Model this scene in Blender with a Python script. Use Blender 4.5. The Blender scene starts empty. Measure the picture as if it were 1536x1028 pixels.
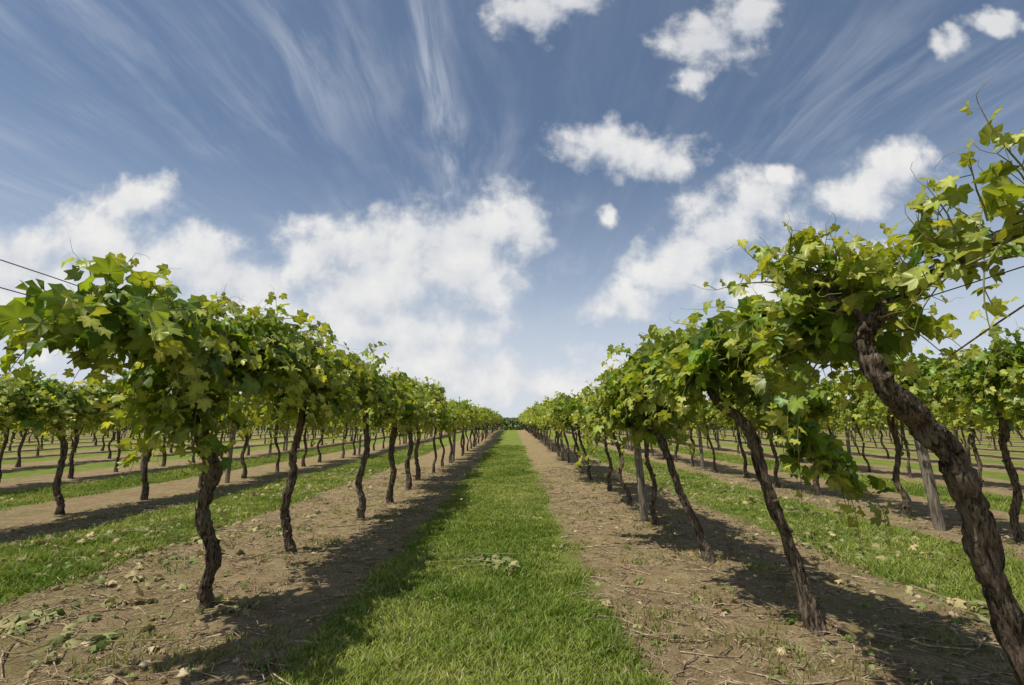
import bpy, math, random
import numpy as np
from mathutils import Vector

R = np.random.default_rng(7)
scene = bpy.context.scene
scene.view_settings.view_transform = 'Standard'
scene.view_settings.look = 'None'
scene.view_settings.exposure = 0

P = 3.78          # row / alley period (m)
C0 = -0.23        # centre of the middle grass alley

# ------------------------------------------------------------------ noise
_perm = np.random.default_rng(3).random((256, 256))
def vnoise(x, y):
    xi = np.floor(x).astype(int); yi = np.floor(y).astype(int)
    fx = x - xi; fy = y - yi
    fx = fx*fx*(3-2*fx); fy = fy*fy*(3-2*fy)
    a = _perm[xi & 255, yi & 255]; b = _perm[(xi+1) & 255, yi & 255]
    c = _perm[xi & 255, (yi+1) & 255]; d = _perm[(xi+1) & 255, (yi+1) & 255]
    return (a*(1-fx)+b*fx)*(1-fy)+(c*(1-fx)+d*fx)*fy
def fbm(x, y, o=4):
    s = 0; a = .5; n = 0
    for i in range(o):
        s = s + a*vnoise(x*2**i+17*i, y*2**i+5*i); n += a; a *= .5
    return s/n

def terrain(y):
    y = np.asarray(y, float)
    t = np.clip((y-7)/55, 0, 1)
    return 0.95*(t*t*(3-2*t))*0.55 + 0.95*t*0.45

def alley_dist(x):
    d = (np.asarray(x)-C0+P/2) % P - P/2
    return np.abs(d)

def ground_z(x, y):
    x = np.asarray(x, float); y = np.asarray(y, float)
    near = np.clip(1-(y-12)/10, 0, 1)
    soil = np.clip((alley_dist(x)-.6)/.3, 0, 1)
    m = (fbm(x*3, y*3, 3)-.5)*.03 + soil*((fbm(x*14+9, y*14, 3)-.5)*.030 + .012)
    ridge = -0.02*np.clip(1-alley_dist(x)/.9, 0, 1)
    return terrain(y) + near*m - ridge*.6

# ------------------------------------------------------------------ mesh utils
class MB:
    def __init__(s): s.v=[]; s.f=[]; s.n=0; s.c=[]
    def add(s, verts, faces, mat, col=None):
        verts = np.asarray(verts, float).reshape(-1, 3)
        faces = np.asarray(faces, int)
        s.v.append(verts); s.f.append((faces+s.n, mat)); s.n += len(verts)
        if col is None: col = np.ones((len(verts), 3))*.2
        col = np.broadcast_to(np.asarray(col, float), (len(verts), 3))
        s.c.append(col)
    def mesh(s, name, mats, smooth=True):
        v = np.concatenate(s.v); c = np.concatenate(s.c)
        me = bpy.data.meshes.new(name)
        me.vertices.add(len(v)); me.vertices.foreach_set('co', v.astype(np.float32).ravel())
        lv = []; st = []; tot = []; mi = []; off = 0
        for f, m in s.f:
            k = f.shape[1]; lv.append(f.ravel()); st.append(off+np.arange(len(f))*k)
            off += f.size; mi.append(np.full(len(f), m))
        lv = np.concatenate(lv); st = np.concatenate(st); mi = np.concatenate(mi)
        me.loops.add(len(lv)); me.loops.foreach_set('vertex_index', lv.astype(np.int32))
        me.polygons.add(len(st)); me.polygons.foreach_set('loop_start', st.astype(np.int32))
        me.polygons.foreach_set('material_index', mi.astype(np.int32))
        me.polygons.foreach_set('use_smooth', np.full(len(st), smooth))
        at = me.color_attributes.new('tint', 'FLOAT_COLOR', 'POINT')
        at.data.foreach_set('color', np.concatenate([c, np.ones((len(c), 1))], 1).astype(np.float32).ravel())
        me.update(calc_edges=True); me.validate()
        for m in mats: me.materials.append(m)
        return me

def obj(name, me, loc=(0,0,0), parent=None):
    o = bpy.data.objects.new(name, me); o.location = loc
    scene.collection.objects.link(o)
    if parent: o.parent = parent
    return o

def catmull(pts, n):
    p = np.asarray(pts, float); p = np.vstack([2*p[0]-p[1], p, 2*p[-1]-p[-2]])
    out = []
    for i in range(1, len(p)-2):
        for t in np.linspace(0, 1, n, endpoint=False):
            a, b, c, d = p[i-1:i+3]
            out.append(.5*((2*b)+(-a+c)*t+(2*a-5*b+4*c-d)*t*t+(-a+3*b-3*c+d)*t**3))
    out.append(p[-2]); return np.array(out)

def tube(mb, path, rad, sides, mat, rough=0., col=None, rng=R, gnarl=0.):
    path = np.asarray(path, float); n = len(path)
    rad = np.broadcast_to(rad, (n,)).astype(float)
    tan = np.gradient(path, axis=0); tan /= np.linalg.norm(tan, axis=1, keepdims=True)+1e-9
    ref = np.array([0.31, .95, .05])
    u = np.cross(tan, ref); u /= np.linalg.norm(u, axis=1, keepdims=True)+1e-9
    w = np.cross(tan, u)
    a = np.linspace(0, 2*np.pi, sides, endpoint=False)
    Ln = np.arange(n)
    tw = Ln[:, None]*0.10
    rr = rad[:, None]*np.ones((1, sides))
    if rough > 0:
        ph = rng.random(4)*6
        rr = rr*(1+rough*(.45*np.sin(3*(a[None]+tw)+ph[0])+.35*np.sin(5*(a[None]+tw*1.4)+ph[1]+.3*Ln[:, None])
                          + .6*(rng.random((n, sides))-.5)+.5*np.sin(Ln[:, None]*.55+ph[2])))
    if gnarl > 0:   # lengthwise ropes of bark and lumpy swellings
        s1 = rng.random((1, sides))-.5
        lump = fbm(Ln[:, None]*.16+rng.random()*50+0*a[None], np.abs(np.sin(a[None]/2))*3+40+0*Ln[:, None], 3)-.5
        rr = rr*(1+gnarl*(s1*.8+lump*1.5))
    aa = a[None]
    v = path[:, None]+rr[..., None]*(np.cos(aa)[..., None]*u[:, None]+np.sin(aa)[..., None]*w[:, None])
    idx = np.arange(n*sides).reshape(n, sides)
    f = np.stack([idx[:-1], np.roll(idx, -1, 1)[:-1], np.roll(idx, -1, 1)[1:], idx[1:]], -1).reshape(-1, 4)
    mb.add(v.reshape(-1, 3), f, mat, col)
    vv = np.vstack([v[-1], path[-1]+tan[-1]*rad[-1]*.5])
    ff = np.array([[i, (i+1) % sides, sides] for i in range(sides)])
    mb.add(vv, ff, mat, col)

# grape leaf outline (angle from tip, radius)
LA_H = np.radians([-168,-140,-118,-100,-78,-62,-46,-30,-14,0,14,30,46,62,78,100,118,140,168])
LR_H = np.array([.36,.70,.66,.82,.64,.80,.96,.72,.86,1.10,.86,.72,.96,.80,.64,.82,.66,.70,.36])
LZ_H = np.array([0,-.02,.04,-.04,.07,0,-.06,.08,0,-.08,0,.08,-.06,0,.07,-.04,.04,-.02,0])
LA_L = np.radians([-160,-105,-74,-46,-24,0,24,46,74,105,160])
LR_L = np.array([.5,.82,.62,.96,.70,1.08,.70,.96,.62,.82,.5])
LZ_L = np.array([0,-.03,.07,-.05,.07,-.07,.07,-.05,.07,-.03,0])
LOW = False

def leaves(mb, pos, nrm, tip, size, col, mat, rng=R, node=None, mat_st=None, curl=.25):
    LA, LR, LZ = (LA_L, LR_L, LZ_L) if LOW else (LA_H, LR_H, LZ_H)
    pos = np.asarray(pos); N = len(pos)
    if N == 0: return
    nrm = nrm/np.linalg.norm(nrm, axis=1, keepdims=True)
    tip = tip-nrm*np.sum(tip*nrm, 1, keepdims=True)
    tip /= np.linalg.norm(tip, axis=1, keepdims=True)+1e-9
    sd = np.cross(nrm, tip)
    k = len(LA)
    jr = 1+.14*(rng.random((N, k))-.5)
    r = LR[None]*jr
    cu = (curl*(.3+1.2*rng.random((N, 1))))
    wave = .10*np.sin(2*LA[None]+rng.random((N, 1))*6)*r + .10*np.sin(5*LA[None]+rng.random((N,1))*6)*r
    fold = .34*(rng.random((N,1))-.1)*np.abs(np.sin(LA))[None]*r
    z = LZ[None]*1.3-cu*r*r+wave+fold
    s = np.asarray(size)[:, None, None]
    V = pos[:, None]+s*(np.cos(LA)[None, :, None]*r[..., None]*tip[:, None]+np.sin(LA)[None, :, None]*r[..., None]*sd[:, None]+z[..., None]*nrm[:, None])
    V = np.concatenate([pos[:, None], V], 1)
    base = np.arange(N)[:, None, None]*(k+1)
    F = np.array([[0, i, i+1] for i in range(1, k)])[None]+base
    C = np.repeat(np.asarray(col)[:, None], k+1, 1)
    vein = np.where(np.isin(np.round(np.degrees(LA)), [0, 46, -46, 100, -100, 105, -105]), 1.12, .90)
    C = C*np.concatenate([np.full((N, 1), 1.40), np.repeat(vein[None], N, 0)], 1)[..., None]
    mb.add(V.reshape(-1, 3), F.reshape(-1, 3), mat, C.reshape(-1, 3))
    if node is not None and not LOW:
        d = pos-node
        w = np.cross(d, rng.normal(size=(N, 3))); w /= np.linalg.norm(w, axis=1, keepdims=True)+1e-9
        w *= .0016
        Vp = np.stack([node-w, node+w, pos+w, pos-w], 1)
        Fp = np.array([[0, 1, 2, 3]])+np.arange(N)[:, None]*4
        mb.add(Vp.reshape(-1, 3), Fp, mat_st, np.tile([[.20, .22, .06]], (N*4, 1)))

# ------------------------------------------------------------------ materials
def newmat(name):
    m = bpy.data.materials.new(name); m.use_nodes = True
    nt = m.node_tree; nt.nodes.clear(); return m, nt
def N(nt, t, **kw):
    n = nt.nodes.new(t)
    for k, v in kw.items(): setattr(n, k, v)
    return n
def L(nt, a, b): nt.links.new(a, b)
def math_(nt, op, a, b=None, c=None, clamp=False):
    n = nt.nodes.new('ShaderNodeMath'); n.operation = op; n.use_clamp = clamp
    for i, x in enumerate((a, b, c)):
        if x is None: continue
        if isinstance(x, (int, float)): n.inputs[i].default_value = x
        else: nt.links.new(x, n.inputs[i])
    return n.outputs[0]
def vmath(nt, op, a, b=None, c=None):
    n = nt.nodes.new('ShaderNodeVectorMath'); n.operation = op
    for i, x in enumerate((a, b, c)):
        if x is None: continue
        if isinstance(x, (tuple, list)): n.inputs[i].default_value = x
        else: nt.links.new(x, n.inputs[i])
    return n
def mix(nt, f, a, b, blend='MIX'):
    n = nt.nodes.new('ShaderNodeMix'); n.data_type = 'RGBA'; n.blend_type = blend
    for s, x in ((n.inputs[0], f), (n.inputs[6], a), (n.inputs[7], b)):
        if isinstance(x, (int, float)): s.default_value = x
        elif isinstance(x, tuple): s.default_value = (*x, 1)
        else: nt.links.new(x, s)
    return n.outputs[2]
def sstep(nt, x, lo, hi, a=0., b=1.):
    n = nt.nodes.new('ShaderNodeMapRange'); n.interpolation_type = 'SMOOTHSTEP'
    nt.links.new(x, n.inputs[0])
    for i, v in zip((1, 2, 3, 4), (lo, hi, a, b)): n.inputs[i].default_value = v
    return n.outputs[0]
def noise(nt, vec, scale, detail=4, rough=.55, dist=0., dim='3D'):
    n = nt.nodes.new('ShaderNodeTexNoise'); n.noise_dimensions = dim; nt.links.new(vec, n.inputs['Vector'])
    n.inputs['Scale'].default_value = scale; n.inputs['Detail'].default_value = detail
    n.inputs['Roughness'].default_value = rough; n.inputs['Distortion'].default_value = dist
    return n

def leafy(name, trans=.35, rough=.45, spec=.35, tmul=(1.25, 1.25, .55)):
    m, nt = newmat(name)
    at = N(nt, 'ShaderNodeVertexColor', layer_name='tint')
    c = at.outputs['Color']
    bs = N(nt, 'ShaderNodeBsdfPrincipled'); L(nt, c, bs.inputs['Base Color'])
    bs.inputs['Roughness'].default_value = rough
    bs.inputs['Specular IOR Level'].default_value = spec
    tr = N(nt, 'ShaderNodeBsdfTranslucent')
    tcx = mix(nt, 1., c, tmul, 'MULTIPLY'); L(nt, tcx, tr.inputs['Color'])
    ms = N(nt, 'ShaderNodeMixShader'); ms.inputs[0].default_value = trans
    L(nt, bs.outputs[0], ms.inputs[1]); L(nt, tr.outputs[0], ms.inputs[2])
    o = N(nt, 'ShaderNodeOutputMaterial'); L(nt, ms.outputs[0], o.inputs[0])
    return m
M_LEAF = leafy('vine_leaf', .38, .42, .45, (1.7, 1.55, .5))
M_GRASS = leafy('grass_blade', .30, .60, .2, (1.2, 1.15, .5))
M_DRY = leafy('cut_leaf', .2, .7, .2, (1, 1, .8))
M_STEM = leafy('green_stem', .1, .55, .3)

def bark(name, c1, c2, zs=.25, sc=45, bump=.9):
    m, nt = newmat(name)
    tc = N(nt, 'ShaderNodeTexCoord')
    mp = N(nt, 'ShaderNodeMapping'); mp.inputs['Scale'].default_value = (1, 1, zs)
    L(nt, tc.outputs['Object'], mp.inputs[0])
    n1 = noise(nt, mp.outputs[0], sc, 5, .65, .6)
    n2 = noise(nt, tc.outputs['Object'], 6, 2)
    f = sstep(nt, n1.outputs[0], .38, .62)
    c = mix(nt, f, c1, c2)
    c = mix(nt, sstep(nt, n2.outputs[0], .45, .75, 0, .5), c, tuple(min(1, x*1.3+.01) for x in c2))
    c = mix(nt, sstep(nt, n1.outputs[0], .45, .35, 0, .8), c, c1)
    bs = N(nt, 'ShaderNodeBsdfPrincipled'); L(nt, c, bs.inputs['Base Color']); bs.inputs['Roughness'].default_value = .9
    bs.inputs['Specular IOR Level'].default_value = .15
    bp = N(nt, 'ShaderNodeBump'); bp.inputs['Strength'].default_value = bump; bp.inputs['Distance'].default_value = .03
    L(nt, n1.outputs[0], bp.inputs['Height']); L(nt, bp.outputs[0], bs.inputs['Normal'])
    o = N(nt, 'ShaderNodeOutputMaterial'); L(nt, bs.outputs[0], o.inputs[0])
    return m
M_BARK = bark('vine_bark', (.026, .019, .014), (.200, .155, .108), .13, 75, .9)
M_CANE = bark('vine_cane', (.10, .06, .035), (.22, .15, .08), .5, 30, .3)
M_POST = bark('post_wood', (.10, .08, .06), (.28, .24, .19), .08, 60, .6)
M_TWIG = bark('dry_twig', (.13, .09, .06), (.42, .33, .22), .5, 25, .3)

m, nt = newmat('wire_steel')
bs = N(nt, 'ShaderNodeBsdfPrincipled'); bs.inputs['Base Color'].default_value = (.12, .12, .125, 1)
bs.inputs['Metallic'].default_value = .7; bs.inputs['Roughness'].default_value = .5
L(nt, bs.outputs[0], N(nt, 'ShaderNodeOutputMaterial').inputs[0]); M_WIRE = m

# ground material
m, nt = newmat('vineyard_ground')
geo = N(nt, 'ShaderNodeNewGeometry'); pos = geo.outputs['Position']
sx = N(nt, 'ShaderNodeSeparateXYZ'); L(nt, pos, sx.inputs[0])
d = math_(nt, 'PINGPONG', math_(nt, 'SUBTRACT', sx.outputs[0], C0), P/2)
ne = noise(nt, pos, 2.2, 4, .65, 0, '2D')
ne2 = noise(nt, pos, 22, 3, .7, 0, '2D')
dd = math_(nt, 'ADD', d, math_(nt, 'MULTIPLY', math_(nt, 'SUBTRACT', ne.outputs[0], .5), .35))
dd = math_(nt, 'ADD', dd, math_(nt, 'MULTIPLY', math_(nt, 'SUBTRACT', ne2.outputs[0], .5), .22))
grassf = sstep(nt, dd, .68, .88, 1, 0)
s1 = noise(nt, pos, 9, 5, .7, 0, '2D'); s2 = noise(nt, pos, 70, 5, .75, 0, '2D'); s3 = noise(nt, pos, 1.1, 4, .6, 0, '2D')
s4 = noise(nt, pos, 2.9, 4, .65, 0, '2D')
soil = mix(nt, sstep(nt, s1.outputs[0], .3, .7), (.290, .205, .105), (.450, .350, .200))
soil = mix(nt, sstep(nt, s4.outputs[0], .42, .64, 0, .5), soil, (.245, .170, .088))
soil = mix(nt, sstep(nt, s2.outputs[0], .33, .55, .75, 0), soil, (.120, .082, .042))
soil = mix(nt, sstep(nt, s2.outputs[0], .56, .72, 0, .65), soil, (.54, .45, .29))
weed = math_(nt, 'MULTIPLY', sstep(nt, s3.outputs[0], .48, .64, 0, .6), sstep(nt, s2.outputs[0], .42, .58))
soil = mix(nt, weed, soil, (.21, .22, .065))
gr = mix(nt, sstep(nt, ne.outputs[0], .3, .7), (.150, .200, .030), (.255, .290, .065))
gr = mix(nt, sstep(nt, s2.outputs[0], .3, .62, .6, 0), gr, (.085, .115, .020))
gcol = mix(nt, grassf, soil, gr)
bs = N(nt, 'ShaderNodeBsdfPrincipled'); L(nt, gcol, bs.inputs['Base Color']); bs.inputs['Roughness'].default_value = .95
bs.inputs['Specular IOR Level'].default_value = .1
bp = N(nt, 'ShaderNodeBump'); bp.inputs['Strength'].default_value = .85; bp.inputs['Distance'].default_value = .03
L(nt, math_(nt, 'ADD', s2.outputs[0], s1.outputs[0]), bp.inputs['Height']); L(nt, bp.outputs[0], bs.inputs['Normal'])
L(nt, bs.outputs[0], N(nt, 'ShaderNodeOutputMaterial').inputs[0]); M_GROUND = m

# ------------------------------------------------------------------ ground
xs = np.concatenate([[-2500, -900, -400, -150, -80, -50, -35, -25], np.arange(-18, -5, .25), np.arange(-5, 5, .03), np.arange(5, 18, .25), [25, 35, 50, 80, 150, 400, 900, 2500]])
ys = np.concatenate([[-60, -30, -15, -8, -4, -2, 0], np.arange(.5, 8, .03), 8*1.02**np.arange(0, 115), [85, 100, 130, 200, 400, 900, 3000]])
X, Y = np.meshgrid(xs, ys); Z = ground_z(X, Y)
nx, ny = len(xs), len(ys)
idx = np.arange(nx*ny).reshape(ny, nx)
F = np.stack([idx[:-1, :-1], idx[:-1, 1:], idx[1:, 1:], idx[1:, :-1]], -1).reshape(-1, 4)
mb = MB(); mb.add(np.stack([X, Y, Z], -1).reshape(-1, 3), F, 0)
obj('ground', mb.mesh('ground', [M_GROUND]))

# ------------------------------------------------------------------ grass blades
def make_blades(mb, n, xlo, xhi, y0, y1, pw, h0, seed, keep, greens):
    rg = np.random.default_rng(seed)
    u = rg.random(n); y = (y0**(1-pw)+u*(y1**(1-pw)-y0**(1-pw)))**(1/(1-pw))
    x = xlo+(xhi-xlo)*rg.random(n)
    k = keep(x, y, rg); x = x[k]; y = y[k]; n = len(x)
    if n == 0: return
    z = ground_z(x, y)-.004
    cl = fbm(x*5, y*5, 3)
    h = h0*(.45+.9*rg.random(n))*(.35+1.4*cl)
    w = .0023*(1+y/7)*(.7+.6*rg.random(n))
    a = rg.random(n)*2*np.pi; ln = h*(.2+1.1*rg.random(n)); b = rg.random(n)*2*np.pi
    base = np.stack([x, y, z], -1); sd = np.stack([np.cos(a), np.sin(a), 0*a], -1)*w[:, None]
    mid = base+np.stack([np.cos(b)*ln*.35, np.sin(b)*ln*.35, h*.6], -1)
    tp = base+np.stack([np.cos(b)*ln, np.sin(b)*ln, h], -1)
    V = np.stack([base-sd, base+sd, mid+sd*.8, mid-sd*.8, tp], 1)
    i = np.arange(n)[:, None]*5
    t = np.clip(.4*rg.random(n)+2.0*(fbm(x*1.6+4, y*1.6, 5)-.38), 0, 1)[:, None]
    c = np.array(greens[0])*(1-t)+np.array(greens[1])*t
    dry = rg.random(n) < .05+.15*t[:, 0]; c[dry] = (.38, .35, .17)
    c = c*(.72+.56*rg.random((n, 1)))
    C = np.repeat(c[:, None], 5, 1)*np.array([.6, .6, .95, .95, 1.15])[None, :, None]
    mb.add(V.reshape(-1, 3), i+np.array([[0, 1, 2, 3]]), 0, C.reshape(-1, 3))
    mb.f.append((i+np.array([[3, 2, 4]])+mb.n-5*n, 0))
G1 = ((.135, .215, .024), (.33, .375, .080))
def keep_strip(x, y, rg):
    e = alley_dist(x)+(fbm(x*2.2, y*2.2, 4)-.5)*.5+(rg.random(len(x))-.5)*.20
    return e < .735
mb = MB()
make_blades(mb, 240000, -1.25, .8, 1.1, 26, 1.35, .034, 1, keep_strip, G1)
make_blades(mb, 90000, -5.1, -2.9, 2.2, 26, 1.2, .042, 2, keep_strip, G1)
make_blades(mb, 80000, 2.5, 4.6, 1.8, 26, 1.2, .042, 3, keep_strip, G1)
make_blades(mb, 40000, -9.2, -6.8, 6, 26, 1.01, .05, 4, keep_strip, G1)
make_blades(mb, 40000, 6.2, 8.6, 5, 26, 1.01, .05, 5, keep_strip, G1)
def keep_tuft(x, y, rg):
    s = alley_dist(x)
    return (s > .7) & (fbm(x*3.1+50, y*3.1, 3)+.3*fbm(x*18, y*18, 2) > .77) & (rg.random(len(x)) < .8)
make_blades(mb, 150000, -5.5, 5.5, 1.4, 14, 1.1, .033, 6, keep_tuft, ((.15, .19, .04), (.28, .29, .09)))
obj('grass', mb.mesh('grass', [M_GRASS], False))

# ------------------------------------------------------------------ vines
DARK = np.array([.050, .110, .015]); MID = np.array([.160, .262, .026]); TIP = np.array([.42, .43, .085])
UP = np.array([0, 0, 1.])

def grow_shoot(mb, rg, start, d0, length, droop, lsize, store, cordon_x, young=0.):
    step = .05; n = max(4, int(length/step)); p = np.array(start, float); d = np.array(d0, float); d /= np.linalg.norm(d)
    path = [p.copy()]
    side = 1 if rg.random() < .5 else -1
    for i in range(n):
        t = i/n
        d = d+np.array([0, 0, -droop*(.35+1.6*t)])+rg.normal(size=3)*.10
        d /= np.linalg.norm(d); p = p+d*step; path.append(p.copy())
        side = -side
        reps = 1 if t > .5 else (1 if rg.random() < .35 else 2)
        if LOW: reps = 1
        for _ in range(reps):
            lat = np.cross(d, UP)+rg.normal(size=3)*.35; lat /= np.linalg.norm(lat)+1e-9
            out = np.array([p[0]-cordon_x, 0, 0]); out = out/(abs(out[0])+.12)
            pet = lat*side*.8+np.array([0, 0, .25])+out*.3+rg.normal(size=3)*.25
            pet = pet/np.linalg.norm(pet)*(.03+.06*(1-t))*(.6+.8*rg.random())
            nn = UP*.48+out*.58+rg.normal(size=3)*.50
            tp = out*.5+pet/np.linalg.norm(pet)*.6-UP*.65+rg.normal(size=3)*.3
            s = lsize*(1-.66*t**1.4)*(.55+.62*rg.random())*(1.14 if LOW else 1)
            k = np.clip(t**1.4*.95+rg.normal()*.18+young, 0, 1)
            q = rg.random()
            c = (DARK*(1-q)+MID*q)*(1-k)+TIP*k
            c = c*(.8+.4*rg.random())
            store.append((p.copy(), p+pet, nn, tp, s, c))
    if LOW: return
    path = np.array(path)
    tube(mb, path, np.linspace(.0042, .0013, len(path)), 4, 3, 0, np.tile([[.20, .20, .06]], (1, 1)))
    if rg.random() < .7:
        e = path[-1]; q = [e]
        dd = d.copy()+np.array([0, 0, .5])
        for i in range(5):
            dd = dd+rg.normal(size=3)*.35; dd /= np.linalg.norm(dd); q.append(q[-1]+dd*.022)
        tube(mb, np.array(q), np.linspace(.0013, .0007, 6), 3, 3, 0, np.array([[.35, .28, .10]]))

def build_vine(name, seed, trunk, rads, arms, shoots_per_m=38, lsize=.094, len_rng=(.3, .80), young=0., droop=.16, lowhang=0, curtain=19, sides=14):
    rg = np.random.default_rng(seed)
    mb = MB()
    tp = catmull(trunk, 5 if LOW else 11)
    tp[2:-1] += rg.normal(size=tp[2:-1].shape)*.003
    rr = np.interp(np.linspace(0, 1, len(tp)), np.linspace(0, 1, len(rads)), rads)
    fl = 1+.45*np.exp(-np.arange(len(tp))/(1.5 if LOW else 3.))
    tube(mb, tp, rr*fl, sides, 0, .17, rng=rg, gnarl=.48)
    for _ in range(7):
        i = rg.integers(5, len(tp)-2); dirv = rg.normal(size=3); dirv[2] *= .3; dirv /= np.linalg.norm(dirv)
        tube(mb, np.array([tp[i], tp[i]+dirv*rr[i]*.8, tp[i]+dirv*rr[i]*1.35+UP*.01]), np.array([.8, .62, .3])*rr[i], 8, 0, .3, rng=rg)
    # peeling bark strips lying along the stem
    for _ in range(14 if sides > 12 else 0):
        i = rg.integers(2, len(tp)-14); k = rg.integers(6, 13); an = rg.uniform(0, 6.28)
        seg = tp[i:i+k]+np.outer(rr[i:i+k]*np.linspace(.9, 1.12, k), [math.cos(an), math.sin(an), 0])
        tube(mb, seg, np.sin(np.linspace(.3, 2.9, k))*.006+.001, 5, 0, .2, rng=rg)
    store = []
    for arm in arms:
        pts = arm['p']; a = catmull(pts, 6)
        r0, r1 = arm.get('r', (.024, .011))
        a = a+rg.normal(size=a.shape)*.008
        tube(mb, a, np.linspace(r0, r1, len(a)), 5 if LOW else 8, 0, .3, rng=rg)
        seg = np.linalg.norm(np.diff(a, axis=0), axis=1).sum()
        dens = arm.get('dens', shoots_per_m); ns = int(seg*dens)
        ls = arm.get('lsize', lsize); yg = arm.get('young', young); lr = arm.get('len', len_rng); dr = arm.get('droop', droop)
        lo = arm.get('from', 0.)
        def pick():
            f = rg.uniform(lo, 1)*(len(a)-1.001); i = int(f); s = a[i]+(a[min(i+1, len(a)-1)]-a[i])*(f-i)
            return s+np.array([rg.normal()*.05, rg.normal()*.05, rg.normal()*.04])
        for k in range(ns):
            ph = math.radians(rg.uniform(-88, 88)*arm.get('spread', 1.))
            d0 = np.array([math.sin(ph), rg.normal()*.45, math.cos(ph)*.85+.05])
            ln = rg.uniform(*lr)
            if abs(ph) < .5: ln *= .68
            s = pick()
            grow_shoot(mb, rg, s, d0, ln, dr*(.5+rg.random()), ls, store, s[0], yg)
        cu = arm.get('curtain', curtain)
        for k in range(int(seg*cu)):      # shoots that spill over and hang as a curtain
            sg = rg.choice([-1, 1]); s = pick()+np.array([sg*rg.uniform(0, .16), 0, 0])
            d0 = np.array([sg*rg.uniform(.15, .9), rg.normal()*.3, rg.uniform(-.6, .2)])
            grow_shoot(mb, rg, s, d0, rg.uniform(.28, .58), .22, ls*.95, store, s[0]-sg*.1, yg)
        for k in range(0 if LOW else int(seg*1.5)):
            i = rg.integers(0, len(a)); s = a[i]
            sg = rg.choice([-1, 1])
            q = np.array([s, s+[sg*.10, rg.normal()*.1, .05], s+[sg*.18, rg.normal()*.15, .0], s+[sg*.22, rg.normal()*.2, -.15-.1*rg.random()]])
            tube(mb, catmull(q, 4), np.linspace(.006, .003, 13), 5, 1, .1, rng=rg)
    for (s, d0, ln) in (lowhang or []):
        grow_shoot(mb, rg, s, d0, ln, .25, lsize*.9, store, s[0]-.05*np.sign(d0[0]) , young)
    nd, ps, nn, tt, sz, cc = map(np.array, zip(*store))
    leaves(mb, ps, nn, tt, sz, cc, 2, rg, nd, 3)
    return mb.mesh(name, [M_BARK, M_CANE, M_LEAF, M_STEM])

# generic variants, base at origin
def generic(seed, lean):
    rg = np.random.default_rng(seed)
    s = rg.choice([-1, 1]); w = rg.uniform(.010, .065)
    ty = rg.normal()*.10
    tr = [(0, 0, -.03), (lean*.12+w*.4*s, .02, .22), (lean*.3-w*s, ty*.3, rg.uniform(.42, .55)), (lean*.5+w*.7*s, ty*.6, rg.uniform(.74, .88)), (lean*.8-w*.3*s, ty, 1.12), (lean, ty, 1.42)]
    rad = rg.uniform(.82, 1.15)*np.array([.042, .034, .031, .030, .030, .026])
    l = rg.uniform(.68, .84); z = 1.52
    arms = [dict(p=[(lean*.95, ty, 1.36), (lean, ty+.18, z-.02), (lean+rg.normal()*.05, .45, z+rg.normal()*.03), (lean+rg.normal()*.05, l, z+.03)]),
            dict(p=[(lean*.95, ty, 1.36), (lean, ty-.18, z-.02), (lean+rg.normal()*.05, -.45, z+rg.normal()*.03), (lean+rg.normal()*.05, -l, z+.03)])]
    low = [((lean*.6, ty, 1.0+.1*rg.random()), (rg.choice([-1, 1])*.6, rg.normal()*.5, .3), .22)] if rg.random() < .6 else []
    return build_vine('grapevine_mesh', seed, tr, rad, arms, shoots_per_m=rg.uniform(31, 42), curtain=rg.uniform(14, 21), lowhang=low, sides=10, lsize=rg.uniform(.090, .102))
straight = [generic(100+i, .0+.04*(i % 3-1)) for i in range(6)]
leaning = [generic(200+i, -.30+.07*(i % 3)) for i in range(5)]
LOW = True
straight_lo = [generic(300+i, .0+.04*(i % 3-1)) for i in range(5)]
leaning_lo = [generic(400+i, -.30+.07*(i % 3)) for i in range(4)]
LOW = False

# individually shaped vines nearest the viewer (coordinates relative to trunk foot)
def rel(b, pts): return [(p[0]-b[0], p[1]-b[1], p[2]) for p in pts]
heroes = []
b = (2.0, 2.05)
tr = rel(b, [(2.0, 2.05, -.03), (1.90, 2.07, .27), (1.80, 2.04, .57), (1.71, 1.99, .85), (1.63, 1.96, 1.02), (1.53, 1.95, 1.14), (1.38, 1.91, 1.27), (1.34, 1.92, 1.41), (1.37, 1.9, 1.51), (1.47, 1.87, 1.575)])
arms = [dict(p=rel(b, [(1.44, 1.88, 1.56), (1.46, 1.72, 1.62), (1.50, 1.43, 1.69), (1.55, .95, 1.72)]), r=(.024, .011), dens=36, lsize=.060, young=.34, len=(.10, .38), droop=.05, spread=.8, curtain=5),
        dict(p=rel(b, [(1.40, 1.95, 1.50), (1.42, 2.15, 1.55), (1.45, 2.6, 1.58)]), dens=46, lsize=.085, young=.06, len=(.2, .52), curtain=22, **{'from': .42}),
        dict(p=rel(b, [(1.36, 1.9, 1.50), (1.29, 1.97, 1.62), (1.25, 2.10, 1.70)]), r=(.02, .01), dens=60, lsize=.055, young=.30, len=(.12, .36), droop=.06, curtain=0, **{'from': .35})]
heroes.append((b, build_vine('vineR0', 11, tr, [.045, .042, .040, .039, .037, .041, .035, .032, .033, .030], arms, sides=26)))
b = (1.68, 3.02)
tr = rel(b, [(1.68, 3.02, -.03), (1.63, 3.08, .25), (1.58, 3.12, .52), (1.49, 3.12, .82), (1.44, 3.16, 1.10), (1.30, 3.28, 1.30), (1.25, 3.33, 1.52)])
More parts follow.
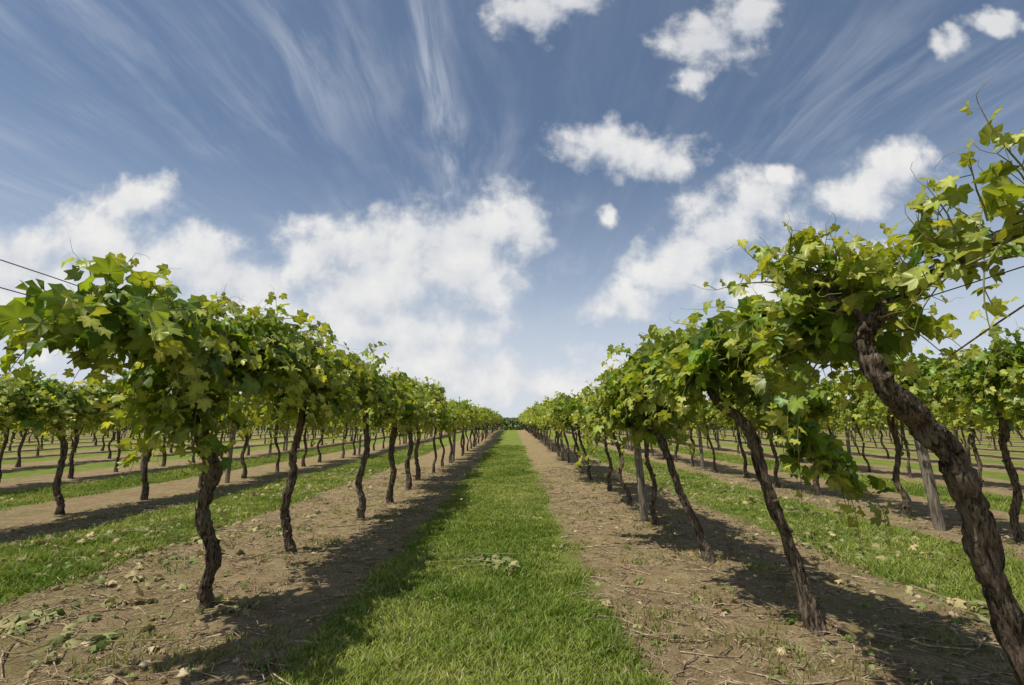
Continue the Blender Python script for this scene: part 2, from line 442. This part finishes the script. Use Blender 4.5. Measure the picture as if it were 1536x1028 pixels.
arms = [dict(p=rel(b, [(1.28, 3.3, 1.35), (1.27, 3.45, 1.52), (1.32, 3.7, 1.58), (1.38, 3.95, 1.6)]), dens=40, len=(.25, .6), curtain=17),
        dict(p=rel(b, [(1.28, 3.28, 1.38), (1.33, 3.1, 1.52), (1.40, 2.85, 1.56), (1.45, 2.55, 1.58)]), dens=42, len=(.25, .6), curtain=18)]
low = [((-.22+.03*i, .1, 1.22-.03*i), (.5, .3*math.sin(i*2.), .05), .42+.02*i) for i in range(12)]
heroes.append((b, build_vine('vineR1', 12, tr, [.042, .036, .034, .034, .034, .03, .026], arms, lowhang=low, sides=18)))
b = (1.65, 4.5)
tr = rel(b, [(1.65, 4.5, -.03), (1.60, 4.6, .25), (1.50, 4.72, .54), (1.43, 4.78, .85), (1.36, 4.85, 1.08), (1.25, 4.9, 1.3), (1.28, 4.9, 1.5)])
arms = [dict(p=rel(b, [(1.3, 4.9, 1.35), (1.3, 5.1, 1.52), (1.35, 5.4, 1.58), (1.38, 5.6, 1.6)])),
        dict(p=rel(b, [(1.3, 4.9, 1.35), (1.32, 4.65, 1.5), (1.38, 4.3, 1.56), (1.38, 4.05, 1.6)])),
        dict(p=rel(b, [(1.38, 4.84, 1.05), (1.2, 4.87, 1.10), (1.05, 5.1, 1.2), (.98, 5.4, 1.3)]), dens=9, curtain=3)]
heroes.append((b, build_vine('vineR2', 13, tr, [.04, .033, .030, .030, .030, .03, .026], arms)))
b = (-1.90, 3.43)
tr = rel(b, [(-1.90, 3.43, -.03), (-1.91, 3.40, .14), (-1.86, 3.37, .34), (-1.91, 3.30, .55), (-1.885, 3.27, .70), (-1.84, 3.25, .84), (-1.89, 3.18, 1.02), (-1.90, 3.14, 1.25), (-1.86, 3.1, 1.48)])
arms = [dict(p=rel(b, [(-1.88, 3.12, 1.4), (-1.85, 2.95, 1.52), (-1.85, 2.55, 1.58), (-1.86, 2.22, 1.60)]), dens=50, len=(.22, .56), spread=.95, curtain=18),
        dict(p=rel(b, [(-1.88, 3.12, 1.4), (-1.85, 3.3, 1.55), (-1.85, 3.7, 1.6), (-1.87, 4.05, 1.6)]), dens=54, len=(.3, .80), curtain=26)]
low = [((.0, -.26, 1.1), (-.3, -.6, .2), .38), ((.02, -.26, 1.15), (.6, -.4, .2), .36), ((0, -.2, .92), (.3, -.4, .2), .18), ((0, -.5, 1.45), (.5, -.2, -.1), .45), ((0, -.7, 1.45), (.5, -.2, -.1), .4)]
low += [((.0, -.3, 1.42-.04*i), (.5*math.cos(i*1.7), -.5, -.1), .38) for i in range(9)]
low += [((.03, -1.20, 1.62), (-.15, -.1, 1), .34)]
heroes.append((b, build_vine('vineL0', 14, tr, [.042, .036, .042, .036, .034, .040, .036, .036, .03], arms, lowhang=low, sides=18)))
b = (-1.94, 4.8)
tr = rel(b, [(-1.94, 4.8, -.03), (-2.0, 4.78, .18), (-2.02, 4.75, .42), (-1.97, 4.72, .7), (-1.96, 4.7, .9), (-1.9, 4.68, 1.15), (-1.88, 4.65, 1.42)])
arms = [dict(p=rel(b, [(-1.9, 4.66, 1.36), (-1.87, 4.85, 1.52), (-1.85, 5.2, 1.58), (-1.86, 5.5, 1.58)]), dens=38),
        dict(p=rel(b, [(-1.9, 4.66, 1.36), (-1.87, 4.5, 1.52), (-1.85, 4.2, 1.56), (-1.86, 3.95, 1.58)]), dens=38)]
heroes.append((b, build_vine('vineL1', 15, tr, [.042, .034, .036, .032, .032, .030, .028], arms)))
for b, me in heroes:
    obj('grapevine', me, (b[0], b[1], float(terrain(b[1]))))

far = bpy.data.objects.new('distant_grapevines', None); scene.collection.objects.link(far)
rs = random.Random(5)
def place(x, y, kind, near):
    lod = y > 12
    me = rs.choice((straight_lo if lod else straight) if kind == 's' else (leaning_lo if lod else leaning))
    o = obj('grapevine' if near else 'vine', me, (x+rs.gauss(0, .05), y+rs.gauss(0, .11), float(terrain(y))-.01), None if near else far)
    sc = rs.uniform(.92, 1.08); fy = rs.choice([-1, 1])
    o.scale = (sc if kind == 'l' else sc*rs.choice([-1, 1]), sc*fy, sc*rs.uniform(.94, 1.07))
    o.rotation_euler = (rs.gauss(0, .02), rs.gauss(0, .025), rs.gauss(0, .10))
y = 6.4
while y < 66:
    place(-1.85, y, 's', y < 14); y += 1.52
y = 6.1
while y < 66:
    place(1.67, y, 'l', y < 14); y += 1.52
for k in range(16):
    for sgn in (-1, 1):
        x = (-5.75-k*P) if sgn < 0 else (4.95+k*P)
        y0 = max(3.8, abs(x)*.80-.8)
        y = 3.8 + math.ceil((y0-3.8)/1.5)*1.5
        while y < 66:
            place(x, y, 's' if (sgn < 0 or rs.random() < .5) else 'l', k == 0 and y < 13); y += 1.5

# ------------------------------------------------------------------ wires and posts
for (x, z) in ((-1.87, 1.70), (-1.87, 1.60), (1.50, 1.56), (1.42, 1.66), (-5.75, 1.6), (4.8, 1.6)):
    mb = MB(); ysw = np.arange(-1, 66, 1.0)
    tube(mb, np.stack([np.full(len(ysw), x), ysw, terrain(ysw)+z+.012*np.sin(ysw*1.1)], -1), .0022, 5, 0)
    obj('trellis_wire', mb.mesh('trellis_wire', [M_WIRE]))

def post(x, y, h, r, lx=0, ly=0, near=True):
    mb = MB(); n = 14; t = np.linspace(0, 1, n)
    path = np.stack([lx*t, ly*t, -.05+(h+.05)*t], -1)
    tube(mb, path, r*(1-.08*t), 14, 0, .05, rng=np.random.default_rng(int(abs(x*100))))
    obj('wooden_post' if near else 'post', mb.mesh('wooden_post', [M_POST]), (x, y, float(terrain(y))), None if near else far)
post(1.62, 6.5, 1.50, .048, -.1, .02)
post(4.72, 5.9, 1.50, .055, -.12, .05)
post(-5.72, 10.6, 1.5, .045, .03)
for yy in (16, 25, 35, 46):
    post(1.6, yy+.4, 1.5, .045, -.1, 0, False); post(-1.8, yy, 1.5, .045, .05, 0, False)
for yy in (13.5, 22, 31):
    post(4.9, yy, 1.5, .045, -.05, 0, False); post(-5.7, yy+6, 1.5, .045, .05, 0, False); post(8.7, yy, 1.5, .045, 0, 0, False); post(-9.5, yy, 1.5, .045, 0, 0, False)

# ------------------------------------------------------------------ litter: twigs, cut leaves, clods, weeds
rg = np.random.default_rng(21)
mb = MB()
def soil_point():
    while True:
        y = 1.3*(14/1.3)**rg.random(); x = rg.uniform(-5.4, 5.4)
        if alley_dist(x) > .72 and abs(x) < y*1.35+1.2: return x, y
for i in range(6500):
    x, y = soil_point(); l = rg.choice([.04, .08, .15, .3, .5], p=[.42, .3, .18, .07, .03])*rg.uniform(.6, 1.4)
    a = rg.uniform(0, 2*np.pi)
    n = 4; t = np.linspace(-.5, .5, n)
    bend = rg.normal()*.25*l
    px = x+np.cos(a)*l*t-np.sin(a)*bend*(t*t*4); py = y+np.sin(a)*l*t+np.cos(a)*bend*(t*t*4)
    pz = ground_z(px, py)+.004+abs(rg.normal())*.012*np.array([.3, 1, 1, .3])
    tube(mb, np.stack([px, py, pz], -1), rg.uniform(.001, .0028)*(1+y/14)*(1.3 if l > .2 else 1), 4, 0, 0)
obj('twig_litter', mb.mesh('twig_litter', [M_TWIG]))

mb = MB()
for i in range(1300):
    x, y = soil_point(); r = abs(rg.normal())*.007+.004
    v = rg.normal(size=(8, 3)); 
    cube = np.array([[-1,-1,-1],[1,-1,-1],[1,1,-1],[-1,1,-1],[-1,-1,1],[1,-1,1],[1,1,1],[-1,1,1]])*.75+v*.25
    a = rg.uniform(0, 6.28); ca, sa = math.cos(a), math.sin(a)
    cube = cube@np.array([[ca, sa, 0], [-sa, ca, 0], [0, 0, .7]])
    f = [[0,3,2,1],[4,5,6,7],[0,1,5,4],[1,2,6,5],[2,3,7,6],[3,0,4,7]]
    mb.add(cube*r+np.array([x, y, float(ground_z(x, y))+r*.25]), f, 0)
obj('soil_clods', mb.mesh('soil_clods', [M_GROUND], True))

def cut_pile(mb, cx, cy, lx, ly, n, size, dry, ang=0.):
    a = rg.normal(size=(n, 2))*.5; x0 = a[:, 0]*lx; y0 = a[:, 1]*ly
    x = cx+x0*math.cos(ang)-y0*math.sin(ang); y = cy+x0*math.sin(ang)+y0*math.cos(ang)
    z = ground_z(x, y)+.016+rg.random(n)*.035*np.exp(-(a**2).sum(1)*2)+.006
    nn = np.stack([rg.normal(size=n)*.75, rg.normal(size=n)*.75, np.ones(n)], -1)
    tt = rg.normal(size=(n, 3))
    k = np.clip(dry+rg.normal(size=n)*.3, 0, 1)[:, None]
    c = np.array([.165, .225, .075])*(1-k)+np.array([.42, .33, .175])*k
    c = c*(.6+.6*rg.random((n, 1)))
    leaves(mb, np.stack([x, y, z], -1), nn, tt, size*(.35+.7*rg.random(n)), c, 0, rg, curl=1.1)
    for i in range(max(1, n//3)):
        j = rg.integers(0, n); aa = rg.uniform(0, 6.28); l = .12+.25*rg.random()
        p0 = np.array([x[j], y[j], z[j]]); p1 = p0+np.array([math.cos(aa)*l, math.sin(aa)*l, 0])
        p1[2] = float(ground_z(p1[0], p1[1]))+.02
        tube(mb, np.linspace(p0, p1, 4), .0028, 4, 0, 0, np.array([[.32, .30, .12]]))
mb = MB(); cut_pile(mb, -.24, 4.52, .26, .11, 24, .06, .2, -.6); cut_pile(mb, -.06, 4.26, .22, .10, 20, .06, .3, -.7)
for i in range(10): cut_pile(mb, -.1+rg.normal()*.35, 5+i*1.6, .22, .18, 4, .045, .5)
for i in range(44):
    yy = 4.3+9*rg.random()**1.2; cut_pile(mb, -3.8+rg.normal()*.45, yy, .55, .28, rg.integers(6, 16), .060, rg.uniform(.3, 1), rg.uniform(-1, 1))
for i in range(38):
    yy = 4.6+9*rg.random()**1.2; cut_pile(mb, 3.45+rg.normal()*.33, yy, .55, .26, rg.integers(6, 15), .060, rg.uniform(.2, .8), rg.uniform(-1, 1))
for (cx, cy, n) in ((-2.75, 3.15, 26), (-3.0, 3.0, 22), (-2.45, 3.6, 14), (-1.7, 3.35, 10), (-2.7, 4.6, 14), (-3.1, 5.2, 14), (-2.3, 2.7, 14), (3.2, 3.0, 16), (2.9, 3.3, 12), (-7.9, 8, 12), (-2.6, 5.8, 12), (-2.9, 6.6, 12), (-2.9, 3.9, 14), (2.6, 2.5, 10), (2.3, 3.9, 7)):
    cut_pile(mb, cx, cy, .45, .26, n, .066, rg.uniform(.3, .8), rg.uniform(-1, 1))
n = 1500; pts = np.array([soil_point() for _ in range(n)])
z = ground_z(pts[:, 0], pts[:, 1])+.014
k = rg.random((n, 1)); c = np.array([.28, .20, .10])*(1-k)+np.array([.50, .41, .25])*k
gm = rg.random(n) < .2; c[gm] = (.20, .24, .08)
leaves(mb, np.stack([pts[:, 0], pts[:, 1], z], -1), np.stack([rg.normal(size=n)*.6, rg.normal(size=n)*.6, np.ones(n)], -1), rg.normal(size=(n, 3)), .010+.034*rg.random(n)**2, c, 0, rg, curl=.9)
obj('cut_vine_leaves', mb.mesh('cut_vine_leaves', [M_DRY]))

mb = MB()
spots = [(.42, 2.75), (.60, 2.6), (.75, 2.85), (.55, 3.1), (-.98, 3.35), (-1.05, 3.2), (2.2, 3.4), (1.2, 2.5), (2.6, 2.9), (-2.2, 2.6)]
spots += [soil_point() for _ in range(120)]
for (x, y) in spots:
    n = rg.integers(6, 16); r = rg.uniform(.02, .06)
    a = rg.uniform(0, 6.28, n); rr = r*np.sqrt(rg.random(n))
    px = x+np.cos(a)*rr; py = y+np.sin(a)*rr; pz = ground_z(px, py)+.008+.03*rg.random(n)
    nn = np.stack([np.cos(a)*.5, np.sin(a)*.5, np.ones(n)], -1); tt = np.stack([np.cos(a), np.sin(a), 0*a], -1)
    c = np.array([.12, .175, .035])*(.7+.8*rg.random((n, 1)))
    leaves(mb, np.stack([px, py, pz], -1), nn, tt, .007+.012*rg.random(n), c, 0, rg, curl=.3)
obj('weeds', mb.mesh('weeds', [M_LEAF]))
mb = MB()
for i in range(70):
    x = rg.normal(-.55, .18); y = rg.uniform(2.8, 4.8); r = .005
    v = rg.normal(size=(10, 3)); v /= np.linalg.norm(v, axis=1, keepdims=True)
    f = np.array([[j, (j+3) % 10, (j+6) % 10] for j in range(10)])
    mb.add(v*r+np.array([x, y, float(ground_z(x, y))+.040]), f, 0, [.7, .68, .62])
obj('clover_flowers', mb.mesh('clover_flowers', [M_DRY]))

# ------------------------------------------------------------------ distant hedgerow
mb = MB(); n = 80000
x = rg.uniform(-130, 130, n)
top = 1.4+1.4*fbm(x*.12+30, x*0+2, 4)
hz = rg.random(n)**.8; z = top*hz; yy = 80+rg.normal(size=n)*.9*(1.1-hz*.7)
c0 = np.stack([x, yy, z+.85], -1)
d1 = rg.normal(size=(n, 3)); d1 /= np.linalg.norm(d1, axis=1, keepdims=True); d2 = np.cross(d1, rg.normal(size=(n, 3))); d2 /= np.linalg.norm(d2, axis=1, keepdims=True)
s = rg.uniform(.12, .30, (n, 1))
V = np.stack([c0-d1*s, c0+d2*s*.7, c0+d1*s, c0-d2*s*.7], 1)
cc = np.array([.16, .215, .095])*(.6+.9*rg.random((n, 1)))  # leaf green lightened, distance haze painted into the colour
mb.add(V.reshape(-1, 3), np.arange(n*4).reshape(n, 4), 0, np.repeat(cc, 4, 0))
obj('hedgerow', mb.mesh('hedgerow', [M_LEAF], False))

# ------------------------------------------------------------------ sun and sky
sun_dir = np.array([-.66, -.34, 1.45]); sun_dir /= np.linalg.norm(sun_dir)   # towards the sun
sd = bpy.data.lights.new('sun', 'SUN'); sd.energy = 5.0; sd.angle = math.radians(.53); sd.color = (1, .95, .84)
so = bpy.data.objects.new('sun', sd); scene.collection.objects.link(so)
so.rotation_euler = Vector((-sun_dir).tolist()).to_track_quat('-Z', 'Y').to_euler()

w = bpy.data.worlds.new('World'); scene.world = w; w.use_nodes = True
w.cycles.sampling_method = 'NONE'
nt = w.node_tree; nt.nodes.clear()
sky = N(nt, 'ShaderNodeTexSky', sky_type='NISHITA'); sky.sun_disc = False
sky.sun_elevation = math.asin(sun_dir[2]); sky.sun_rotation = math.atan2(sun_dir[0], sun_dir[1])
sky.air_density = 1.0; sky.dust_density = .6; sky.ozone_density = 2.0
tc = N(nt, 'ShaderNodeTexCoord'); gen = tc.outputs['Generated']
s = N(nt, 'ShaderNodeSeparateXYZ'); L(nt, gen, s.inputs[0])
ay = math_(nt, 'MAXIMUM', math_(nt, 'ABSOLUTE', s.outputs[1]), .02)
u = math_(nt, 'DIVIDE', s.outputs[0], ay); v = math_(nt, 'DIVIDE', s.outputs[2], ay)
cq = N(nt, 'ShaderNodeCombineXYZ'); L(nt, u, cq.inputs[0]); L(nt, v, cq.inputs[1])
q = cq.outputs[0]

# cumulus puffs: (horizontal slope, vertical slope, half width, half height)
puffs = [
 (-1.03,.33,.14,.08),(-.86,.375,.12,.07),(-.79,.47,.08,.045),(-.68,.345,.13,.07),(-.55,.30,.12,.06),(-.86,.25,.28,.08),(-.60,.22,.22,.06),
 (-.395,.355,.075,.07),(-.29,.365,.09,.065),(-.17,.39,.09,.075),(-.07,.41,.09,.065),(.022,.42,.045,.075),(-.28,.28,.15,.085),(-.12,.32,.14,.085),(-.22,.19,.20,.05),
 (.185,.60,.070,.058),(.26,.575,.075,.05),(.345,.56,.065,.04),
 (.51,.475,.080,.06),(.56,.52,.04,.03),(.43,.41,.075,.06),(.365,.345,.075,.045),(.315,.305,.075,.04),(.23,.255,.075,.035),
 (.59,.34,.09,.05),(.50,.275,.08,.04),(.68,.31,.09,.045),
 (.81,.545,.08,.05),(.73,.49,.095,.045),
 (.045,.915,.075,.055),(.12,.95,.07,.04),
 (.52,.905,.065,.055),(.43,.84,.09,.055),(.39,.745,.035,.03),
 (.97,.835,.04,.03),(1.08,.89,.07,.025),(.19,.435,.022,.022),
 (-.20,.12,.26,.045),(.0,.09,.22,.035)]
g = bpy.data.node_groups.new('cumulus_field', 'ShaderNodeTree')
g.interface.new_socket('Vector', in_out='INPUT', socket_type='NodeSocketVector')
g.interface.new_socket('Field', in_out='OUTPUT', socket_type='NodeSocketFloat')
gi = g.nodes.new('NodeGroupInput'); go = g.nodes.new('NodeGroupOutput')
acc = None
for (a, b_, ra, rb) in puffs:
    t = vmath(g, 'MULTIPLY_ADD', gi.outputs[0], (1/ra, 1/rb, 0), (-a/ra, -b_/rb, 0)).outputs[0]
    ln = vmath(g, 'LENGTH', t).outputs['Value']
    acc = ln if acc is None else math_(g, 'SMOOTH_MIN', acc, ln, .4)
L(g, acc, go.inputs[0])
def field(vec):
    n = N(nt, 'ShaderNodeGroup'); n.node_tree = g; L(nt, vec, n.inputs[0]); return n.outputs[0]
wn = noise(nt, q, 9, 3, .55, 0, '2D')
off = vmath(nt, 'SCALE', vmath(nt, 'SUBTRACT', wn.outputs['Color'], (.5, .5, .5)).outputs[0]); off.inputs['Scale'].default_value = .085
wq = vmath(nt, 'MULTIPLY', vmath(nt, 'ADD', q, off.outputs[0]).outputs[0], (1, 1, 0)).outputs[0]
fine = noise(nt, q, 10, 6, .60, 0, '2D')
finec = math_(nt, 'SUBTRACT', fine.outputs[0], .5)
a0 = field(wq)
a1 = field(vmath(nt, 'ADD', wq, (-.02, .045, 0)).outputs[0])
f0 = math_(nt, 'ADD', math_(nt, 'SUBTRACT', 1.0, a0), math_(nt, 'MULTIPLY', finec, 2.3))
cum = sstep(nt, f0, -.50, .58)
lit = math_(nt, 'ADD', .62, math_(nt, 'MULTIPLY', math_(nt, 'SUBTRACT', a1, a0), .26))
lit = math_(nt, 'ADD', lit, math_(nt, 'MULTIPLY', finec, 1.6), clamp=True)
ccol = mix(nt, lit, (6.6, 7.1, 8.0), (10.4, 10.3, 10.1))
# cirrus: parallel streaks on a high layer
zz = math_(nt, 'MAXIMUM', s.outputs[2], .04)
cp = N(nt, 'ShaderNodeCombineXYZ'); lx = math_(nt, 'DIVIDE', s.outputs[0], zz); ly = math_(nt, 'DIVIDE', s.outputs[1], zz)
L(nt, lx, cp.inputs[0]); L(nt, ly, cp.inputs[1])
wv = noise(nt, cp.outputs[0], 1.1, 2, .5, 0, '2D')
wo = vmath(nt, 'SCALE', vmath(nt, 'SUBTRACT', wv.outputs['Color'], (.5, .5, .5)).outputs[0]); wo.inputs['Scale'].default_value = .16
lay = vmath(nt, 'ADD', cp.outputs[0], wo.outputs[0]).outputs[0]
st = vmath(nt, 'MULTIPLY', lay, (6.0, 1.0, 1)).outputs[0]
n1 = noise(nt, st, 1.5, 5, .66, .3, '2D')
n2 = noise(nt, lay, 1.3, 4, .62, 0, '2D')
n2m = sstep(nt, n2.outputs[0], .36, .68, .22, 1)
cir = math_(nt, 'MULTIPLY', sstep(nt, n1.outputs[0], .30, .88), n2m)
cir = math_(nt, 'MULTIPLY', cir, .30)
slx = N(nt, 'ShaderNodeSeparateXYZ'); L(nt, lay, slx.inputs[0])
for (cx, wd, y0, y1, amp) in ((-.21, .045, 1.1, 2.1, .50), (-.60, .08, 1.05, 1.7, .32), (-.42, .14, .9, 1.6, .12)):
    e = math_(nt, 'DIVIDE', math_(nt, 'SUBTRACT', slx.outputs[0], cx), wd)
    ga = math_(nt, 'POWER', 2.718, math_(nt, 'MULTIPLY', math_(nt, 'MULTIPLY', e, e), -1.))
    b1 = sstep(nt, ly, y0-.25, y0+.25); b2 = sstep(nt, ly, y1-.45, y1+.3, 1, 0)
    k = math_(nt, 'MULTIPLY', math_(nt, 'MULTIPLY', ga, b1), math_(nt, 'MULTIPLY', b2, amp))
    k = math_(nt, 'MULTIPLY', k, sstep(nt, n1.outputs[0], .3, .7, .1, 1))
    cir = math_(nt, 'ADD', cir, k, clamp=True)
cir = math_(nt, 'MULTIPLY', cir, sstep(nt, s.outputs[2], .04, .25))
skyc = mix(nt, 1., sky.outputs[0], (1.0, 1.05, 1.08), 'MULTIPLY')
haze = sstep(nt, s.outputs[2], .04, .52, .80, 0.07)
skyc = mix(nt, haze, skyc, (6.6, 7.6, 9.1))
skyc = mix(nt, sstep(nt, s.outputs[2], .0, .30, .78, 0), skyc, (8.5, 8.9, 9.5))
skyc = mix(nt, cir, skyc, (7.6, 8.1, 8.9))
skyc = mix(nt, math_(nt, 'MULTIPLY', cum, sstep(nt, v, .62, .86, .96, .80)), skyc, ccol)
bg = N(nt, 'ShaderNodeBackground'); L(nt, skyc, bg.inputs[0]); bg.inputs[1].default_value = .083
L(nt, bg.outputs[0], N(nt, 'ShaderNodeOutputWorld').inputs[0])

# ------------------------------------------------------------------ camera
cd = bpy.data.cameras.new('camera'); cd.lens = 18; cd.sensor_width = 36; cd.clip_start = .05; cd.clip_end = 6000
co = bpy.data.objects.new('camera', cd); scene.collection.objects.link(co)
co.location = (0, 0, 1.1); co.rotation_euler = (math.radians(99.6), 0, 0)
scene.camera = co
